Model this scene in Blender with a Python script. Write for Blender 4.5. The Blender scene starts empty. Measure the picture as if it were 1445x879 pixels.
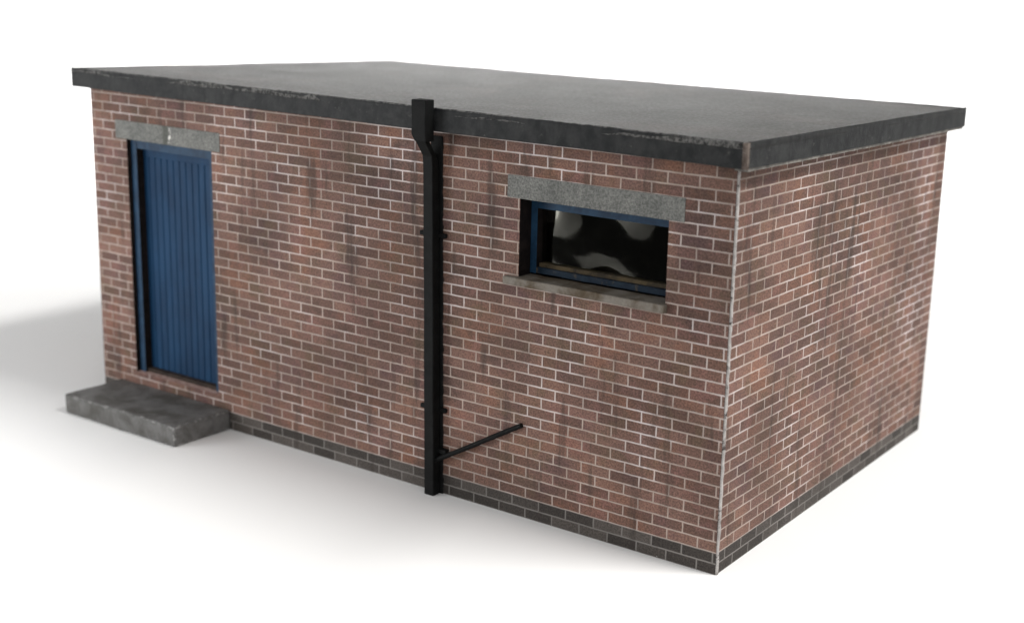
import bpy, bmesh, math, random
from mathutils import Matrix, Vector, noise as mnoise
S = bpy.context.scene
COL = S.collection
random.seed(4)

# ------------------------------------------------------------------ helpers
def srgb(r, g, b):
    f = lambda c: (c/255/12.92 if c/255 <= .04045 else ((c/255+.055)/1.055)**2.4)
    return (f(r), f(g), f(b), 1)

class NT:
    """tiny node-tree builder"""
    def __init__(self, name):
        self.m = bpy.data.materials.new(name); self.m.use_nodes = True
        self.t = self.m.node_tree; self.t.nodes.clear()
        self.out = self.t.nodes.new('ShaderNodeOutputMaterial')
    def n(self, typ, **kw):
        nd = self.t.nodes.new(typ)
        for k, v in kw.items():
            if k.startswith('i_'):
                nd.inputs[k[2:].replace('_', ' ')].default_value = v
            else: setattr(nd, k, v)
        return nd
    def l(self, a, b): self.t.links.new(a, b)
    def val(self, x, sock):
        if hasattr(x, 'is_output'): self.l(x, sock)
        else: sock.default_value = x
    def math(self, op, a, b=0.0, c=0.0, clamp=False):
        nd = self.n('ShaderNodeMath', operation=op); nd.use_clamp = clamp
        for i, x in enumerate((a, b, c)): self.val(x, nd.inputs[i])
        return nd.outputs[0]
    def mix(self, fac, a, b, mode='MIX'):
        nd = self.n('ShaderNodeMix', data_type='RGBA', blend_type=mode)
        self.val(fac, nd.inputs[0]); self.val(a, nd.inputs[6]); self.val(b, nd.inputs[7])
        return nd.outputs[2]
    def noise(self, vec, scale, detail=4, rough=.6, dist=0):
        nd = self.n('ShaderNodeTexNoise', i_Scale=scale, i_Detail=detail, i_Roughness=rough, i_Distortion=dist)
        if vec is not None: self.l(vec, nd.inputs['Vector'])
        return nd.outputs['Fac']
    def ramp(self, fac, lo, hi, a=0.0, b=1.0):
        nd = self.n('ShaderNodeMapRange', interpolation_type='SMOOTHSTEP')
        self.l(fac, nd.inputs[0])
        for i, x in zip((1, 2, 3, 4), (lo, hi, a, b)): nd.inputs[i].default_value = x
        return nd.outputs[0]
    def coord(self, scale=(1, 1, 1), which='Object'):
        tc = self.n('ShaderNodeTexCoord'); mp = self.n('ShaderNodeMapping')
        self.l(tc.outputs[which], mp.inputs[0]); mp.inputs['Scale'].default_value = scale
        return mp.outputs[0]
    def bsdf(self, color, rough=.6, spec=.5, bump=None, bstr=.3, bdist=.01, **kw):
        p = self.n('ShaderNodeBsdfPrincipled')
        self.val(color, p.inputs['Base Color']); self.val(rough, p.inputs['Roughness'])
        p.inputs['Specular IOR Level'].default_value = spec
        for k, v in kw.items(): p.inputs[k.replace('_', ' ')].default_value = v
        if bump is not None:
            b = self.n('ShaderNodeBump', i_Strength=bstr, i_Distance=bdist)
            self.l(bump, b.inputs['Height']); self.l(b.outputs[0], p.inputs['Normal'])
        self.l(p.outputs[0], self.out.inputs[0]); return p

BW, BH = .227, .075          # brick pitch and course height

def mat_brick():
    N = NT('printed_brick_card')
    uv = N.n('ShaderNodeUVMap').outputs[0]
    sep = N.n('ShaderNodeSeparateXYZ'); N.l(uv, sep.inputs[0])
    u, v = sep.outputs[0], sep.outputs[1]
    # a little waviness in the printed joints
    wob = N.n('ShaderNodeTexNoise', i_Scale=16.0, i_Detail=2.0); N.l(uv, wob.inputs['Vector'])
    wv = N.n('ShaderNodeVectorMath', operation='MULTIPLY_ADD'); N.l(wob.outputs['Color'], wv.inputs[0])
    wv.inputs[1].default_value = (.006, .006, 0); N.l(uv, wv.inputs[2])
    off = N.n('ShaderNodeVectorMath', operation='SUBTRACT'); N.l(wv.outputs[0], off.inputs[0]); off.inputs[1].default_value = (.003, .003, 0)
    def brick(ms, c1, c2, cm, bias=0.0):
        b = N.n('ShaderNodeTexBrick', offset=.5, offset_frequency=2, squash=1.0)
        N.l(off.outputs[0], b.inputs['Vector'])
        b.inputs['Scale'].default_value = 1.0; b.inputs['Mortar Size'].default_value = ms
        b.inputs['Mortar Smooth'].default_value = .55; b.inputs['Bias'].default_value = bias
        b.inputs['Brick Width'].default_value = BW; b.inputs['Row Height'].default_value = BH
        for k, c in (('Color1', c1), ('Color2', c2), ('Mortar', cm)): b.inputs[k].default_value = c
        return b
    bt = brick(.0068, (0, 0, 0, 1), (1, 1, 1, 1), (.5, .5, .5, 1))
    h = bt.outputs['Color']; mort = bt.outputs['Fac']
    hv = N.n('ShaderNodeSeparateColor'); N.l(h, hv.inputs[0]); hv = hv.outputs[0]
    cloud = N.noise(uv, 2.6, 3, .55, .4)          # drifting colour over several bricks
    cloud2 = N.noise(N.coordshift(uv, 7.3), 2.4, 5, .66)
    cloud3 = N.noise(N.coordshift(uv, 3.1), 1.1, 2, .5)
    grain = N.noise(uv, 75, 4, .75)
    speck = N.noise(uv, 190, 2, .6)
    base = N.mix(N.ramp(hv, .05, .95), srgb(94, 72, 64), srgb(119, 92, 82))
    base = N.mix(N.math('MULTIPLY', N.ramp(cloud, .50, .70), 0.50), base, srgb(130, 90, 71))     # orange drift
    base = N.mix(N.math('MULTIPLY', N.ramp(cloud, .48, .30), .55), base, srgb(86, 65, 68))     # purple drift
    base = N.mix(N.math('MULTIPLY', N.ramp(cloud2, .53, .70), .66), base, srgb(70, 57, 51))    # sooty patches
    cloud4 = N.noise(N.coordshift(uv, 11.9), 4.4, 3, .6)
    base = N.mix(N.math('MULTIPLY', N.ramp(cloud4, .53, .70), .60), base, srgb(96, 80, 64))     # olive drift
    base = N.mix(N.math('MULTIPLY', N.ramp(cloud4, .47, .30), .55), base, srgb(124, 90, 84))    # rosy drift
    hv2 = N.math('FRACT', N.math('MULTIPLY', hv, 7.31))
    base = N.mix(N.math('MULTIPLY', N.ramp(hv2, .70, .95), .24), base, srgb(82, 66, 64))
    base = N.mix(N.math('MULTIPLY', N.ramp(hv2, .22, .02), .26), base, srgb(132, 98, 82))
    hd = N.math('MULTIPLY', N.ramp(hv, .72, .98), N.ramp(cloud2, .40, .55))
    base = N.mix(N.math('MULTIPLY', hd, .26), base, srgb(70, 57, 53))
    # two courses of engineering brick at the foot
    plinth_e = N.math('ADD', v, N.math('MULTIPLY', N.math('SUBTRACT', N.noise(uv, 9, 2), .5), .006))
    plinth = N.ramp(plinth_e, .151, .147)
    blue = N.mix(N.ramp(hv, .1, .9), srgb(57, 53, 50), srgb(82, 77, 73))
    base = N.mix(plinth, base, blue)
    base = N.mix(.8, base, N.mix(N.ramp(grain, .34, .66), (.50, .50, .52, 1), (1.5, 1.46, 1.42, 1)), 'MULTIPLY')
    base = N.mix(.5, base, N.mix(speck, (.6, .6, .6, 1), (1.35, 1.35, 1.35, 1)), 'MULTIPLY')
    mcol = N.mix(N.ramp(N.noise(uv, 4.2, 4), .3, .7), srgb(148, 133, 123), srgb(176, 161, 152))
    mcol = N.mix(N.ramp(N.noise(N.coordshift(uv, 1.7), 1.6, 4, .65), .46, .70), mcol, srgb(204, 194, 192))   # lime bloom in the joints
    mcol = N.mix(plinth, mcol, srgb(118, 114, 110))
    mort2 = N.math('MULTIPLY', mort, N.ramp(grain, .12, .45, .72, 1.0))
    col = N.mix(mort2, base, mcol)
    # lime bloom spreading over brick faces
    bloom = N.math('MULTIPLY', N.ramp(N.noise(N.coordshift(uv, 1.7), 1.6, 4, .65), .58, .76), N.ramp(grain, .35, .7))
    col = N.mix(N.math('MULTIPLY', bloom, .13), col, srgb(205, 190, 188))
    # printed rain streaks, long and narrow, with ends of their own
    mp = N.n('ShaderNodeMapping'); N.l(uv, mp.inputs[0]); mp.inputs['Scale'].default_value = (6.5, .75, 1)
    st = N.noise(mp.outputs[0], 1.0, 4, .6)
    stm = N.ramp(st, .54, .70)
    col = N.mix(N.math('MULTIPLY', stm, .62), col, srgb(52, 45, 42))
    chip = N.math('MULTIPLY', N.ramp(v, .022, .006), N.ramp(N.noise(uv, 13, 4, .7), .63, .70))    # white card core chipped along the foot
    col = N.mix(chip, col, srgb(200, 196, 192))
    big = N.ramp(cloud3, .33, .67, .82, 1.16)
    sc = N.n('ShaderNodeVectorMath', operation='SCALE'); N.l(col, sc.inputs[0]); N.l(big, sc.inputs['Scale'])
    N.bsdf(sc.outputs[0], .72, .22, bump=grain, bstr=.12, bdist=.003)
    return N.m

def _shift(self, vec, d):
    a = self.n('ShaderNodeVectorMath', operation='ADD'); self.l(vec, a.inputs[0]); a.inputs[1].default_value = (d, d*1.7, d*.6)
    return a.outputs[0]
NT.coordshift = _shift

def mat_simple(name, c1, c2, scale=12, rough=.7, spec=.3, grain=.5, gscale=90, bstr=.2, bdist=.004, stretch=(1, 1, 1), wear=None, wth=(.66, .74), wscale=26):
    """two-tone mottled paint or paper with fine grain, and optional pale chips"""
    N = NT(name)
    co = N.coord(stretch); co0 = N.coord()
    c = N.mix(N.ramp(N.noise(co, scale, 5, .65, .3), .32, .68), c1, c2)
    g = N.noise(co0, gscale, 4, .7)
    c = N.mix(grain, c, N.mix(g, (.45, .45, .45, 1), (1.5, 1.5, 1.5, 1)), 'MULTIPLY')
    if wear is not None:
        w = N.ramp(N.noise(co0, wscale, 6, .75, .5), *wth)
        c = N.mix(w, c, wear)
    N.bsdf(c, rough, spec, bump=g, bstr=bstr, bdist=bdist)
    return N.m

def add_box(bm, x0, x1, y0, y1, z0, z1):
    vs = [bm.verts.new(p) for p in ((x0,y0,z0),(x1,y0,z0),(x1,y1,z0),(x0,y1,z0),(x0,y0,z1),(x1,y0,z1),(x1,y1,z1),(x0,y1,z1))]
    fs = []
    for q in ((0,3,2,1),(4,5,6,7),(0,1,5,4),(1,2,6,5),(2,3,7,6),(3,0,4,7)):
        fs.append(bm.faces.new([vs[i] for i in q]))
    return vs, fs

def link(name, bm, mats, parent=None, smooth=False, bevel=0, seg=2):
    bmesh.ops.recalc_face_normals(bm, faces=bm.faces)
    me = bpy.data.meshes.new(name); bm.to_mesh(me); bm.free()
    for m in (mats if isinstance(mats, (list, tuple)) else [mats]): me.materials.append(m)
    if smooth:
        for p in me.polygons: p.use_smooth = True
    o = bpy.data.objects.new(name, me); COL.objects.link(o)
    if parent: o.parent = parent
    if bevel:
        b = o.modifiers.new('bevel', 'BEVEL'); b.width = bevel; b.segments = seg; b.limit_method = 'ANGLE'
    return o

def rough_edges(bm, step, amp, seed=0.0, freq=9.0):
    """cut long edges and push the vertices about a little: hand-cut card"""
    for _ in range(7):
        es = [e for e in bm.edges if e.calc_length() > step]
        if not es: break
        bmesh.ops.subdivide_edges(bm, edges=es, cuts=1, use_grid_fill=True)
    for v in bm.verts:
        n = mnoise.noise_vector(v.co*freq + Vector((seed, seed*1.3, seed*.7)))
        v.co += n*amp

# ------------------------------------------------------------------ materials
BRICK = mat_brick()
CARD_DARK = mat_simple('dark_card_edge', srgb(20, 17, 17), srgb(34, 28, 27), 14, .85, .1)  # near-black card for the opening reveals and frame sides
CARD_PALE = mat_simple('bare_card_edge', srgb(150, 146, 143), srgb(184, 179, 176), 18, .85, .1, wear=srgb(66, 58, 56), wth=(.52, .62), wscale=10)
CARD_PINK = mat_simple('worn_brick_edge', srgb(150, 118, 108), srgb(196, 172, 164), 22, .85, .1)
CONCRETE = mat_simple('painted_concrete', srgb(124, 124, 121), srgb(150, 150, 146), 9, .8, .25, grain=.6, gscale=60, bstr=.35)
SILL = mat_simple('weathered_sill', srgb(76, 64, 48), srgb(122, 116, 108), 5, .75, .3, grain=.6, gscale=55, bstr=.5, wear=srgb(190, 186, 178), wth=(.66, .75), wscale=15)
STEP = mat_simple('grey_step_stone', srgb(72, 70, 66), srgb(108, 107, 106), 4.2, .7, .4, grain=.55, gscale=40, bstr=.5, bdist=.008)
STEP_EDGE = mat_simple('chipped_step_edge', srgb(84, 83, 81), srgb(112, 111, 110), 12, .8, .2, grain=.6, wear=srgb(146, 145, 143), wth=(.50, .66), wscale=24)
FASCIA = mat_simple('dark_fascia_felt', srgb(17, 19, 21), srgb(44, 45, 45), 9, .6, .22, grain=.8, gscale=46, bstr=.35, stretch=(1, 1, .8), wear=srgb(84, 83, 80), wth=(.60, .74), wscale=13)
SOFFIT = mat_simple('pale_soffit_edge', srgb(98, 95, 91), srgb(136, 132, 126), 9, .85, .1, wear=srgb(160, 156, 150), wth=(.55, .65), wscale=12)
WORN = mat_simple('worn_fascia_paper', srgb(72, 62, 57), srgb(120, 110, 103), 16, .85, .1, wear=srgb(165, 158, 152), wth=(.6, .7), wscale=20)
LIP = mat_simple('chipped_felt_edge', srgb(36, 37, 38), srgb(62, 62, 61), 20, .75, .2, wear=srgb(112, 111, 109), wth=(.43, .58), wscale=30)
PIPE = mat_simple('black_pipe_paint', srgb(8, 9, 9), srgb(17, 18, 18), 10, .65, .14, grain=.6, gscale=50, bstr=.4, wear=srgb(84, 66, 50), wth=(.72, .80), wscale=16)
BLUE_LEAF = mat_simple('blue_door_paint', srgb(9, 44, 73), srgb(17, 56, 88), 5, .6, .18, grain=.25, gscale=45, bstr=.15, stretch=(1, 1, .3))
BLUE_FRAME = mat_simple('blue_frame_paint', srgb(14, 42, 66), srgb(28, 60, 86), 9, .55, .25, grain=.4, gscale=50, bstr=.2, wear=srgb(96, 112, 128), wth=(.68, .76))
THRESH = mat_simple('brown_threshold', srgb(40, 33, 30), srgb(62, 52, 45), 12, .8, .2)
BLACK_IN = mat_simple('raw_inner_card', srgb(70, 66, 62), srgb(86, 80, 76), 6, .9, .1)
RAIL = mat_simple('flaking_bottom_rail', srgb(14, 30, 46), srgb(28, 44, 58), 11, .6, .2, wear=srgb(96, 82, 60), wth=(.54, .66), wscale=9)

BEAD = mat_simple('brown_glazing_bead', srgb(52, 46, 38), srgb(88, 76, 56), 12, .8, .2, wear=srgb(190, 182, 170), wth=(.66, .74), wscale=18)
def mat_roof():
    N = NT('roof_felt')
    co = N.coord()
    c = N.mix(N.ramp(N.noise(co, 6.5, 5, .7, .3), .32, .68), srgb(36, 35, 33), srgb(50, 48, 45))
    c = N.mix(N.math('MULTIPLY', N.ramp(N.noise(N.coordshift(co, 4), 1.3, 3), .52, .68), .4), c, srgb(82, 70, 67))
    c = N.mix(N.math('MULTIPLY', N.ramp(N.noise(N.coordshift(co, 9), 3.4, 4), .55, .7), .5), c, srgb(58, 64, 62))
    g = N.noise(co, 40, 5, .8)
    c = N.mix(.6, c, N.mix(g, (.5, .5, .5, 1), (1.5, 1.5, 1.5, 1)), 'MULTIPLY')
    N.bsdf(c, N.math('ADD', N.ramp(N.noise(co, 42, 4, .8), .3, .7, .31, .47), N.ramp(N.noise(co, 2.4, 4, .6), .35, .65, -.010, .016)), .5, bump=g, bstr=.05, bdist=.004, Specular_Tint=(1, .965, .92, 1))
    return N.m
ROOF = mat_roof()

def mat_pane():
    N = NT('acetate_pane')
    fr = N.n('ShaderNodeFresnel'); fr.inputs[0].default_value = 1.5
    tr = N.n('ShaderNodeBsdfTransparent'); tr.inputs[0].default_value = (.62, .64, .60, 1)
    gl = N.n('ShaderNodeBsdfGlossy'); gl.inputs['Roughness'].default_value = .07; gl.inputs['Color'].default_value = (.95, .94, .84, 1)
    mx = N.n('ShaderNodeMixShader'); N.l(N.math('MULTIPLY', fr.outputs[0], .4, clamp=True), mx.inputs[0]); N.l(tr.outputs[0], mx.inputs[1]); N.l(gl.outputs[0], mx.inputs[2])
    N.l(mx.outputs[0], N.out.inputs[0]); return N.m
PANE = mat_pane()

def mat_paper():
    N = NT('white_paper')
    co = N.coord()
    c = N.mix(N.noise(co, .35, 3), (.865, .865, .86, 1), (.885, .882, .878, 1))
    N.bsdf(c, .75, .15)
    return N.m
PAPER = mat_paper()

# ------------------------------------------------------------------ setting: paper table top running up into a backdrop
def structure(o): o['kind'] = 'structure'; return o
CX0, CY0, RAD = -4.0, 3.0, 17.0
bm = bmesh.new()
NSEG = 64
prof = [(0, 0)] + [(RAD-4, 0)]
for k in range(1, 13):
    a = math.radians(90*k/12); prof.append((RAD-4+2.6*math.sin(a), 2.6-2.6*math.cos(a)))
prof.append((RAD-1.4, 5.6))
a0, a1 = math.radians(-22), math.radians(238)
rings = []
for (r, z) in prof[1:]:
    rings.append([bm.verts.new((CX0+r*math.cos(a0+(a1-a0)*i/NSEG), CY0+r*math.sin(a0+(a1-a0)*i/NSEG), z)) for i in range(NSEG+1)])
for a, b in zip(rings, rings[1:]):
    for i in range(NSEG): bm.faces.new((a[i], a[i+1], b[i+1], b[i]))
structure(link('backdrop', bm, PAPER, smooth=True))
# floor of the sweep: a flat sheet inside the first ring, with its front edge just before the camera
bm = bmesh.new()
ring = [bm.verts.new((CX0+(RAD-4)*math.cos(a0+(a1-a0)*i/NSEG), CY0+(RAD-4)*math.sin(a0+(a1-a0)*i/NSEG), 0)) for i in range(NSEG+1)]
bm.faces.new(ring)
structure(link('table_surface', bm, PAPER))

# ------------------------------------------------------------------ the building
W, D, T = 6.076, 3.714, .14
ZT = 2.70                                  # wall tops run up inside the roof slab
B = bpy.data.objects.new('brick_building', None); COL.objects.link(B); B.location = (-W/2, D/2, 0)
bpy.context.view_layer.update()
B['label'] = 'flat roofed red brick building with blue door and black drainpipe on white surface'
B['category'] = 'building'
PARTS = []
def part(name, bm, mats, parent=None, **kw):
    """mesh built in world coordinates, hung under the building or one of its parts"""
    if name in ('wall', 'corner_edge'):      # the card shell is not quite plumb at the near corner
        for v in bm.verts:
            c = v.co; c.x += .018*(1-c.z/2.6)*max(0, 1+c.x/2)*max(0, 1-c.y/3.2)
    if name == 'wall':                       # plain card on the inside of the walls
        bmesh.ops.recalc_face_normals(bm, faces=bm.faces)
        if len(mats) == 1: mats = [mats[0], CARD_DARK, CARD_PINK]
        mats = list(mats) + [BLACK_IN]
        for f in bm.faces:
            c = f.calc_center_median(); n = f.normal
            if f.material_index == 0 and -W+.05 < c.x < -.05 and .05 < c.y < D-.05 and n.dot(Vector((-W/2, D/2, c.z))-c) > 0: f.material_index = 3
    o = link(name, bm, mats, **kw)
    p = parent or B
    o.parent = p
    o.matrix_parent_inverse = Matrix.Translation(-B.location)
    if p is not B: o.matrix_parent_inverse = Matrix.Identity(4)
    return o

def set_uv(bm, side):
    uvl = bm.loops.layers.uv.verify()
    for f in bm.faces:
        for lp in f.loops:
            c = lp.vert.co
            u = (c.x + .141 + .1135) if side == 'x' else (c.y - .001 + .1135)
            lp[uvl].uv = (u, c.z)

def wall_grid(xs, zs, holes, y0, y1, axis='x'):
    """slab with rectangular openings; shared vertices, reveals use material 1 (bottom reveal 2)"""
    bm = bmesh.new()
    def P(a, t, z): return (a, t, z) if axis == 'x' else (t, a, z)
    solid = lambda i, j: 0 <= i < len(xs)-1 and 0 <= j < len(zs)-1 and not any(h[0]-1e-6 <= xs[i] and xs[i+1] <= h[1]+1e-6 and h[2]-1e-6 <= zs[j] and zs[j+1] <= h[3]+1e-6 for h in holes)
    vv = {}
    def V(i, t, j):
        k = (i, t, j)
        if k not in vv: vv[k] = bm.verts.new(P(xs[i], y0 if t == 0 else y1, zs[j]))
        return vv[k]
    for i in range(len(xs)-1):
        for j in range(len(zs)-1):
            if not solid(i, j): continue
            for t in (0, 1): bm.faces.new((V(i,t,j), V(i+1,t,j), V(i+1,t,j+1), V(i,t,j+1)))
            for di, dj, q in ((-1,0,((i,j),(i,j+1))),(1,0,((i+1,j),(i+1,j+1))),(0,-1,((i,j),(i+1,j))),(0,1,((i,j+1),(i+1,j+1)))):
                if not solid(i+di, j+dj):
                    (a, b), (c, d) = q
                    f = bm.faces.new((V(a,0,b), V(c,0,d), V(c,1,d), V(a,1,b)))
                    inner = 0 < a < len(xs)-1 or 0 < b < len(zs)-1
                    edge_hole = 0 <= i+di < len(xs)-1 and 0 <= j+dj < len(zs)-1
                    f.material_index = (2 if dj == 1 - 2 and edge_hole else 1) if edge_hole else 1
                    if edge_hole and dj == -1: f.material_index = 1
                    if edge_hole and dj == 1: f.material_index = 2
    return bm

DX0, DX1, DZ0, DZ1 = -5.640, -4.615, .272, 2.266
WX0, WX1, WZ0, WZ1 = -1.605, -.458, 1.708, 2.252
bm = wall_grid([-W, DX0, DX1, WX0, WX1, -.004], [0, DZ0, WZ0, WZ1, DZ1, ZT], [(DX0, DX1, DZ0, DZ1), (WX0, WX1, WZ0, WZ1)], 0, T)
set_uv(bm, 'x')
part('wall', bm, [BRICK, CARD_DARK, CARD_PINK])
bm = bmesh.new(); add_box(bm, -T, 0, T+.002, D-T-.002, 0, ZT-.004); set_uv(bm, 'y')
# outer leaf of the end wall reaches forward to the corner strip
part('wall', bm, [BRICK])
bm = bmesh.new(); add_box(bm, -.07, 0, .034, T, 0, ZT-.006); set_uv(bm, 'y'); 
END = part('wall', bm, [BRICK]); 
bm = bmesh.new(); add_box(bm, -W, 0, D-T, D, 0, ZT-.008); set_uv(bm, 'x'); part('wall', bm, [BRICK])
bm = bmesh.new(); add_box(bm, -W, -W+T, T+.002, D-T-.002, 0, ZT-.004); set_uv(bm, 'y'); part('wall', bm, [BRICK])
# bare card edge showing at the near corner, slightly ragged
bm = bmesh.new()
nz = 90; rows = []
for k in range(nz+1):
    z = .0 + 2.66*k/nz
    n1 = mnoise.noise(Vector((z*9, 1, 0))); n2 = mnoise.noise(Vector((z*15, 5, 2))); n3 = mnoise.noise(Vector((z*3, 9, 2)))
    y1 = .029 + .007*n1 + .004*n2; px = .0075 + .004*n2 + .003*n3; y0 = .003 + .003*n2
    rows.append([bm.verts.new(p) for p in ((-.0035, y0, z), (px*.8, y0+.002, z), (px, (y0+y1)/2, z), (px*.7, y1, z), (-.003, y1+.002, z))])
for a, b in zip(rows, rows[1:]):
    for i in range(4): bm.faces.new((a[i], a[i+1], b[i+1], b[i]))
bm.faces.new(rows[0]); bm.faces.new(rows[-1])
part('corner_edge', bm, CARD_PALE, smooth=True)

def dark_sides(bm, y):
    """cut sides of a card frame use the dark card: every face but the front"""
    for f in bm.faces:
        if any(v.co.y > y for v in f.verts): f.material_index = 1
# lintels
def lintel(x0, x1, z0, z1, stain):
    bm = bmesh.new(); add_box(bm, x0, x1, -.004, .012, z0, z1)
    rough_edges(bm, .12, .0012, x0)
    return part('lintel', bm, stain)
def mat_lintel(name, streak_x=None):
    N = NT(name)
    co = N.coord()
    c = N.mix(N.ramp(N.noise(co, 5, 5, .7), .32, .68), srgb(102, 103, 100), srgb(124, 124, 120))
    g = N.ramp(N.noise(co, 72, 3, .8), .30, .70)
    c = N.mix(.48, c, N.mix(g, (.1, .1, .1, 1), (1.75, 1.75, 1.75, 1)), 'MULTIPLY')
    if streak_x is not None:
        s = N.n('ShaderNodeSeparateXYZ'); N.l(co, s.inputs[0])
        x = N.math('ADD', s.outputs[0], N.math('MULTIPLY', N.math('SUBTRACT', N.noise(co, 9, 3), .5), .05))
        d = N.math('ABSOLUTE', N.math('SUBTRACT', x, streak_x))
        c = N.mix(N.ramp(d, .055, .015, 0, .75), c, srgb(70, 72, 66))
        d2 = N.math('ABSOLUTE', N.math('SUBTRACT', x, streak_x+.05))
        c = N.mix(N.math('MULTIPLY', N.ramp(d2, .02, .008), N.ramp(N.noise(co, 22, 2), .5, .6)), c, srgb(214, 210, 205))
    N.bsdf(c, .8, .25, bump=g, bstr=.4, bdist=.004)
    return N.m
lintel(-5.772, -4.518, 2.266, 2.416, mat_lintel('door_lintel_concrete', -5.15))
lintel(-1.708, -.346, 2.249, 2.401, mat_lintel('window_lintel_concrete'))

# ------------------------------------------------------------------ door
FY = .038                                                 # front of the door frame
LY = .108                                                 # front of the leaf
fx0, fx1 = DX0+.006, DX1-.004
bm = bmesh.new()
lx0, lx1, lz0, lz1 = fx0+.066, fx1-.066, DZ0+.036, DZ1-.070
# leaf: grooved boards, real V grooves
npl = 12; pw = (lx1-lx0+.02)/npl; gw = .007; gd = .009
xs = []
for k in range(npl):
    a = lx0-.01+k*pw
    xs += [(a, LY+gd), (a+gw, LY), (a+pw-gw, LY)]
xs.append((lx1+.01, LY+gd))
zr = [lz0-.01, lz0+.11, lz0+.115, lz1-.075, lz1-.07, lz1+.01]
cols = []
for i, (x, y) in enumerate(xs):
    c = []
    for j, z in enumerate(zr):
        yy = y
        if j in (4, 5): yy = LY-.003                       # top rail
        c.append(bm.verts.new((x, yy, z)))
    cols.append(c)
for a, b in zip(cols, cols[1:]):
    for j in range(len(zr)-1): bm.faces.new((a[j], b[j], b[j+1], a[j+1]))
ret = bmesh.ops.extrude_face_region(bm, geom=list(bm.faces))
for v in ret['geom']:
    if isinstance(v, bmesh.types.BMVert): v.co.y = LY+.05
door = part('door', bm, BLUE_LEAF)
bm = bmesh.new()
add_box(bm, fx0, fx0+.066, FY, LY+.045, DZ0+.002, DZ1-.002)
add_box(bm, fx1-.066, fx1, FY, LY+.045, DZ0+.002, DZ1-.002)
add_box(bm, fx0+.0662, fx1-.0662, FY+.003, LY+.043, DZ1-.073, DZ1-.003)
dark_sides(bm, FY+.004)
part('door_frame', bm, [BLUE_FRAME, CARD_DARK], parent=door)
bm = bmesh.new(); add_box(bm, fx0+.0662, fx1-.0662, FY+.02, LY+.04, DZ0+.002, DZ0+.034)
rough_edges(bm, .1, .003, 2.0)
part('threshold', bm, THRESH, parent=door)

# ------------------------------------------------------------------ window
WY, GY = .128, .192
wx0, wx1, wz0, wz1 = WX0+.004, WX1-.004, WZ0+.02, WZ1-.004
fw = .052
bm = bmesh.new()
add_box(bm, wx0, wx0+fw, WY, GY+.05, wz0, wz1)
add_box(bm, wx1-fw, wx1, WY, GY+.05, wz0, wz1)
add_box(bm, wx0+fw+.0002, wx1-fw-.0002, WY+.002, GY+.048, wz1-.072, wz1-.001)
dark_sides(bm, WY+.004)
window = part('window', bm, [BLUE_FRAME, CARD_DARK])
bm = bmesh.new()
add_box(bm, wx0+fw+.0002, wx1-fw-.0002, WY+.004, GY+.046, wz0+.001, wz0+.040)
rough_edges(bm, .09, .003, 5.0)
part('bottom_rail', bm, RAIL, parent=window)
bm = bmesh.new(); add_box(bm, wx0+fw+.0004, wx1-fw-.0004, GY-.030, GY+.044, wz0+.0405, wz0+.066)
rough_edges(bm, .07, .004, 7.0)
part('glazing_bead', bm, BEAD, parent=window)
# acetate pane: dented sheet
bm = bmesh.new()
gx, gz = 110, 60
px0, px1, pz0, pz1 = wx0+fw-.01, wx1-fw+.01, wz0+.05, wz1-.05
def dent(s, t):
    g = lambda cs, ct, rs, rt, rot=0: math.exp(-(((s-cs)*math.cos(rot)+(t-ct)*math.sin(rot))/rs)**2-(((t-ct)*math.cos(rot)-(s-cs)*math.sin(rot))/rt)**2)
    y = -.100*max(0, t-.46+.05*math.sin(s*9))**2*g(.15, t, .17, 1) - .075*max(0, t-.52)**2*g(.74, t, .15, 1)
    y += .110*max(0, .36-t)**2*g(.50, t, .13, 1) - .0016*g(.47, .55, .10, .35, -.35)
    y += .0011*mnoise.noise(Vector((s*7, t*4, 3)))
    return y
grid = [[bm.verts.new((px0+(px1-px0)*i/gx, GY+dent(i/gx, j/gz), pz0+(pz1-pz0)*j/gz)) for j in range(gz+1)] for i in range(gx+1)]
for i in range(gx):
    for j in range(gz): bm.faces.new((grid[i][j], grid[i+1][j], grid[i+1][j+1], grid[i][j+1]))
part('pane', bm, PANE, parent=window, smooth=True)
# sill under the opening
bm = bmesh.new(); add_box(bm, -1.706, -.440, -.042, .15, 1.660, WZ0+.006)
rough_edges(bm, .1, .006, 1.0, 7)
part('sill', bm, SILL, parent=window, bevel=.006)

# ------------------------------------------------------------------ roof slab with a slight twist, fascia round it
OV = .105
def zc(x, y):      # the card roof is not quite flat: small lift at one corner
    s = min(max((x+W+OV)/(W+2*OV), 0), 1); t = min(max((y+OV)/(D+2*OV), 0), 1)
    return (.030*(1-s)*(1-t)**1 - .020*s*t - .022*(1-s)*t) * 1.0
ZB, ZR = 2.632, 2.786
bm = bmesh.new()
add_box(bm, -W-OV+.012, OV-.012, -OV+.012, D+OV-.012, ZB+.012, ZR-.004)
bmesh.ops.subdivide_edges(bm, edges=bm.edges[:], cuts=24, use_grid_fill=True)
for v in bm.verts:
    v.co.z += zc(v.co.x, v.co.y) + (.004*mnoise.noise(Vector((v.co.x*.9, v.co.y*.9, 1))) if v.co.z > 2.7 else 0)
roof = part('roof', bm, ROOF, bevel=.006)
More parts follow.
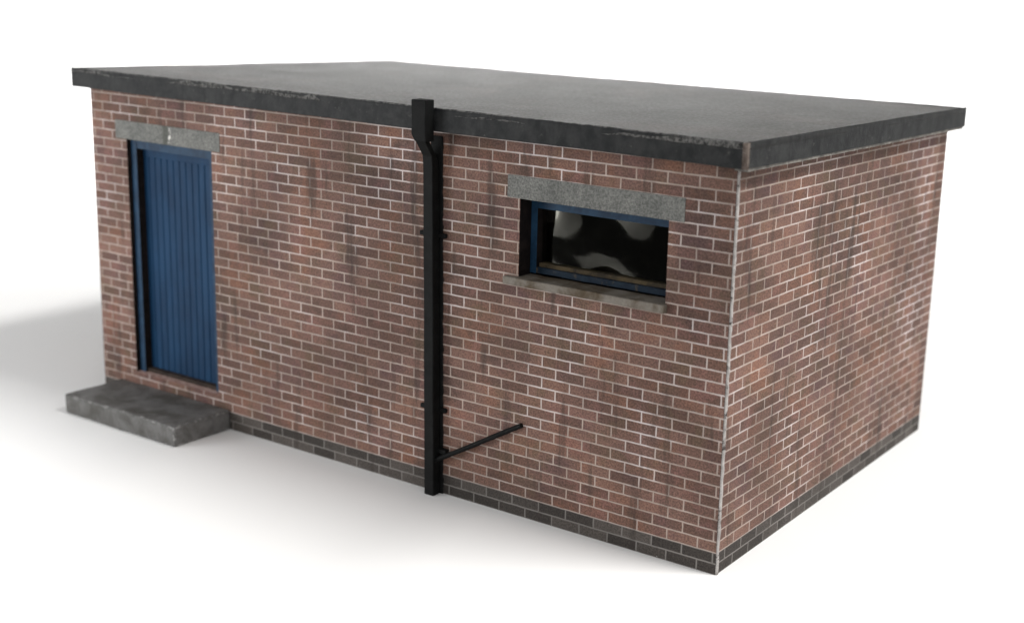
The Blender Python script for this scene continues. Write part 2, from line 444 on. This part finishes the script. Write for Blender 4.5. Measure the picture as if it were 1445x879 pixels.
# fascia boards (front, back, both ends)
def board(x0, x1, y0, y1, seed):
    bm = bmesh.new(); add_box(bm, x0, x1, y0, y1, ZB, ZR)
    long_x = abs(x1-x0) > abs(y1-y0)
    n = 60
    es = [e for e in bm.edges if abs((e.verts[0].co-e.verts[1].co)[0 if long_x else 1]) > 1]
    bmesh.ops.subdivide_edges(bm, edges=es, cuts=n, use_grid_fill=True)
    for v in bm.verts:
        nn = mnoise.noise_vector(v.co*8+Vector((seed, 0, 0)))*.0022 + mnoise.noise_vector(v.co*1.3+Vector((seed, 4, 0)))*.004
        v.co += Vector((nn.x if not long_x else 0, nn.y if long_x else 0, nn.z + zc(v.co.x, v.co.y)))
    return part('fascia', bm, FASCIA, parent=roof, bevel=.005)
e = OV
board(-W-e, e-.022, -e, -e+.03, 1.0)
board(e-.03, e, -e+.022, D+e, 2.0)
board(-W-e, e-.0302, D+e-.03, D+e, 3.0)
board(-W-e, -W-e+.03, -e+.0302, D+e-.0302, 4.0)
bm = bmesh.new(); add_box(bm, .004, e-.012, -e+.05, D+e-.02, ZB-.018, ZB+.004)
bmesh.ops.subdivide_edges(bm, edges=[x for x in bm.edges if abs(x.verts[0].co.y-x.verts[1].co.y) > 1], cuts=50, use_grid_fill=True)
for v in bm.verts: v.co += mnoise.noise_vector(v.co*9)*.003 + Vector((0, 0, zc(v.co.x, v.co.y)))
part('soffit_edge', bm, SOFFIT, parent=roof)
# worn corner where the two boards meet
bm = bmesh.new(); rows = []
for k in range(15):
    z = ZB-.002+(ZR-ZB+.004)*k/14
    n1 = mnoise.noise(Vector((z*60, 1, 3)))*.004; n2 = mnoise.noise(Vector((z*45, 7, 3)))*.004
    rows.append([bm.verts.new(p) for p in ((e-.030, -e-.0015+n1*.3, z), (e-.014+n1, -e+.001+n2*.4, z), (e-.002+n2*.5, -e+.012, z), (e+.0015+n2*.3, -e+.030, z), (e-.028, -e+.028, z))])
for a, b in zip(rows, rows[1:]):
    for i in range(5): bm.faces.new((a[i], a[(i+1) % 5], b[(i+1) % 5], b[i]))
bm.faces.new(rows[0]); bm.faces.new(rows[-1])
part('worn_corner', bm, WORN, parent=roof)
# chipped top lip along the front and the end: felt turned over the edge
def lip(p0, p1, out, seed, mat):
    bm = bmesh.new(); n = 160; rows = []
    a, b = Vector(p0), Vector(p1); d = (b-a)
    for k in range(n+1):
        p = a+d*k/n
        n1 = mnoise.noise(p*14+Vector((seed, 0, 0))); n2 = mnoise.noise(p*31+Vector((seed, 3, 0))); n3 = mnoise.noise(p*3+Vector((seed, 3, 9)))
        h = zc(p.x, p.y)
        w = .018+.006*n1; t = .006+.004*max(n3, -.4)+.003*n2
        o = Vector(out)
        q = [p+o*(.001), p+o*(.004+.002*n2)+Vector((0, 0, t*.6)), p-o*.006+Vector((0, 0, t)), p-o*w+Vector((0, 0, t*.5)), p-o*(w+.004)-Vector((0, 0, .008)), p+o*.0035-Vector((0, 0, .034+.010*n3+.006*n2))]
        rows.append([bm.verts.new(x+Vector((0, 0, h))) for x in q])
    for r, s in zip(rows, rows[1:]):
        for i in range(6): bm.faces.new((r[i], r[(i+1) % 6], s[(i+1) % 6], s[i]))
    bm.faces.new(rows[0]); bm.faces.new(rows[-1])
    part('felt_lip', bm, mat, parent=roof, smooth=True)
lip((-W-e+.004, -e+.003, ZR-.001), (e-.03, -e+.003, ZR-.001), (0, -1, 0), 1.0, LIP)
lip((e-.003, -e+.03, ZR-.001), (e-.003, D+e-.004, ZR-.001), (1, 0, 0), 6.0, FASCIA)

# ------------------------------------------------------------------ drainpipe
bm = bmesh.new()
prof_f = [(-.091, 0), (-.089, 2.40), (-.096, 2.47), (-.178, 2.585), (-.180, 2.62)]
prof_b = [(-.020, 0), (-.020, 2.36), (-.030, 2.44), (-.112, 2.56), (-.112, 2.62)]
PX0, PX1 = -2.342, -2.256
L = []
for (yf, z), (yb, z2) in zip(prof_f, prof_b):
    L.append([bm.verts.new(q) for q in ((PX0, yf, z), (PX1, yf, z), (PX1, yb, z2), (PX0, yb, z2))])
for a, b in zip(L, L[1:]):
    for i in range(4): bm.faces.new((a[i], a[(i+1) % 4], b[(i+1) % 4], b[i]))
bm.faces.new(L[0]); bm.faces.new(L[-1])
rough_edges(bm, .25, .0022, 3.0, 5)
for v in bm.verts: v.co.x -= .034*min(v.co.z/2.4, 1)          # the pipe leans a little
pipe = part('drainpipe', bm, PIPE, bevel=.006)
# ragged black strip put in for the dark band right of the pipe
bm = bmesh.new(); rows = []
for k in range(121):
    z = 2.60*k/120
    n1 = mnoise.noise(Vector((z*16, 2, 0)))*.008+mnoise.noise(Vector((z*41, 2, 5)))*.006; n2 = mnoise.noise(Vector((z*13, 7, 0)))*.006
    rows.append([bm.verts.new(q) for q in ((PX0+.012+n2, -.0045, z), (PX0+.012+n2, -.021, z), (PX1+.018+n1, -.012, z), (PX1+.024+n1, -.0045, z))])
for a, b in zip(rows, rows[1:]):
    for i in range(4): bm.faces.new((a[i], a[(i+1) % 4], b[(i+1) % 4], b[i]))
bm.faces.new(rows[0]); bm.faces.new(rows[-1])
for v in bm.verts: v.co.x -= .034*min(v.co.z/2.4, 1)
part('black_strip', bm, PIPE, parent=pipe)
bm = bmesh.new()
hx0, hx1 = -2.388, -2.262
H = []
for (yf, yb, z, i0) in ((-.196, -.108, 2.575, .028), (-.200, -.1075, 2.622, 0), (-.201, -.1075, 2.856, 0)):
    H.append([bm.verts.new(q) for q in ((hx0+i0, yf, z), (hx1, yf, z), (hx1, yb, z), (hx0+i0, yb, z))])
for a, b in zip(H, H[1:]):
    for i in range(4): bm.faces.new((a[i], a[(i+1) % 4], b[(i+1) % 4], b[i]))
bm.faces.new(H[0]); bm.faces.new(H[-1])
rough_edges(bm, .08, .003, 8.0, 9)
part('hopper', bm, PIPE, parent=pipe, bevel=.006)
for z in (1.912, .640):
    bm = bmesh.new()
    ln = .034*z/2.4; add_box(bm, -2.432-ln, -2.196-ln, -.026, .004, z-.016, z+.016)
    rough_edges(bm, .06, .004, z)
    part('bracket', bm, PIPE, parent=pipe, bevel=.006)
bm = bmesh.new()
add_box(bm, -2.27, -2.185, -.045, .003, .318, .352); rough_edges(bm, .05, .004, 4)  # small dark tab put in for a dark mark beside the pipe
part('bracket', bm, PIPE, parent=pipe, bevel=.006)
# sloping waste pipe, a slim round rod let into the wall at its upper end
bm = bmesh.new()
p0, p1 = Vector((-2.33, -.052, .235)), Vector((-1.532, -.020, .676))
d = (p1-p0).normalized(); s = d.cross(Vector((0, 1, 0))).normalized(); t = s.cross(d)
rings = []
for k in range(25):
    f = k/24; c = p0.lerp(p1, f); r = .018+.002*mnoise.noise(Vector((f*9, 2, 0)))
    c = c + Vector((0, -.004*math.sin(f*3.1), -.004*math.sin(f*5)))
    rings.append([bm.verts.new(c+(s*math.cos(a)+t*math.sin(a))*r) for a in [2*math.pi*i/12 for i in range(12)]])
for a, b in zip(rings, rings[1:]):
    for i in range(12): bm.faces.new((a[i], a[(i+1) % 12], b[(i+1) % 12], b[i]))
bm.faces.new(rings[0]); bm.faces.new(rings[-1])
part('waste_pipe', bm, PIPE, smooth=False)

# ------------------------------------------------------------------ door step
bm = bmesh.new(); add_box(bm, -5.842, -4.478, -.578, -.003, 0, .170)
bmesh.ops.bevel(bm, geom=bm.edges[:], offset=.018, segments=2, affect='EDGES', profile=.6, material=1)
rough_edges(bm, .09, .0055, 6.0, 6)
for v in bm.verts:
    if v.co.z < .004: v.co.z = max(v.co.z, .0)
    v.co.z = max(v.co.z, .0005)
part('doorstep', bm, [STEP, STEP_EDGE], smooth=False)

# ------------------------------------------------------------------ light
KEYSIZE = (14.0, 4.6)
def area(name, loc, target, size, power, color=(1, 1, 1), size_y=None):
    l = bpy.data.lights.new(name, 'AREA'); l.energy = power; l.color = color
    l.shape = 'RECTANGLE' if size_y else 'DISK'; l.size = size
    if size_y: l.size_y = size_y
    o = bpy.data.objects.new(name, l); COL.objects.link(o); o.location = loc
    o.rotation_euler = (Vector(target)-Vector(loc)).to_track_quat('-Z', 'Y').to_euler()
    return o
c = Vector((-3.0, 1.5, 0))
KEY = area('key_lamp', c+Vector((2.2, .50, 2.786)).normalized()*40, c, KEYSIZE[0], 14500, (1, .985, .96), KEYSIZE[1])
FILL = area('fill_lamp', (-9.0, -6.8, 2.1), (-3.6, 0, 1.3), 4.0, 300, (.98, .99, 1), 3.4)  # soft fill from the front left, out of view
FILL.data.energy = 350
area('backdrop_helper', (-8, 9, 8), (-15, 15, 4), 3.0, 2000, (1, 1, 1), 3.0)  # added lamp out of view, brightens the backdrop and its roof reflection

w = bpy.data.worlds.new('World'); S.world = w; w.use_nodes = True
nt = w.node_tree; bg = nt.nodes['Background']
tc = nt.nodes.new('ShaderNodeTexCoord'); sp = nt.nodes.new('ShaderNodeSeparateXYZ'); nt.links.new(tc.outputs['Generated'], sp.inputs[0])
rp = nt.nodes.new('ShaderNodeValToRGB'); nt.links.new(sp.outputs[2], rp.inputs[0])
rp.color_ramp.elements[0].position = 0.0; rp.color_ramp.elements[0].color = (.10, .10, .10, 1)
rp.color_ramp.elements[1].position = .3; rp.color_ramp.elements[1].color = (1, 1, 1, 1)
e3 = rp.color_ramp.elements.new(.95); e3.color = (.5, .5, .5, 1)
dp = nt.nodes.new('ShaderNodeVectorMath'); dp.operation = 'DOT_PRODUCT'; dp.inputs[1].default_value = (.66, -.75, -.05)
nt.links.new(tc.outputs['Generated'], dp.inputs[0])
mr = nt.nodes.new('ShaderNodeMapRange'); nt.links.new(dp.outputs['Value'], mr.inputs[0])
for i, x in zip((1, 2, 3, 4), (-.75, .85, .0, 1.75)): mr.inputs[i].default_value = x
sm = nt.nodes.new('ShaderNodeVectorMath'); sm.operation = 'SCALE'; nt.links.new(rp.outputs[0], sm.inputs[0]); nt.links.new(mr.outputs[0], sm.inputs['Scale'])
nt.links.new(sm.outputs[0], bg.inputs[0]); bg.inputs[1].default_value = .75

# ------------------------------------------------------------------ camera
cam = bpy.data.cameras.new('camera'); co = bpy.data.objects.new('camera', cam); COL.objects.link(co)
R = ((0.8301780421765244, -0.16188427942349118, 0.5334771769846296), (0.556389405808646, 0.18025831514504542, -0.8111336319774758), (0.035146086437248425, 0.9702063800535465, 0.2397171931913499))
M = Matrix(R).to_4x4(); M.translation = (3.67358274, -7.21685427, 3.69566065); co.matrix_world = M
cam.sensor_fit = 'HORIZONTAL'; cam.sensor_width = 36; cam.lens = 36*1909.298/1445; cam.shift_x = -100/1445
cam.clip_start = .05; cam.clip_end = 500
cam.dof.use_dof = True; cam.dof.focus_distance = 9.1; cam.dof.aperture_fstop = .52; cam.dof.aperture_blades = 0
S.camera = co
S.view_settings.view_transform = 'Standard'; S.view_settings.look = 'None'
S.view_settings.exposure = 0; S.view_settings.gamma = 1
S.cycles.max_bounces = 8; S.cycles.use_denoising = True
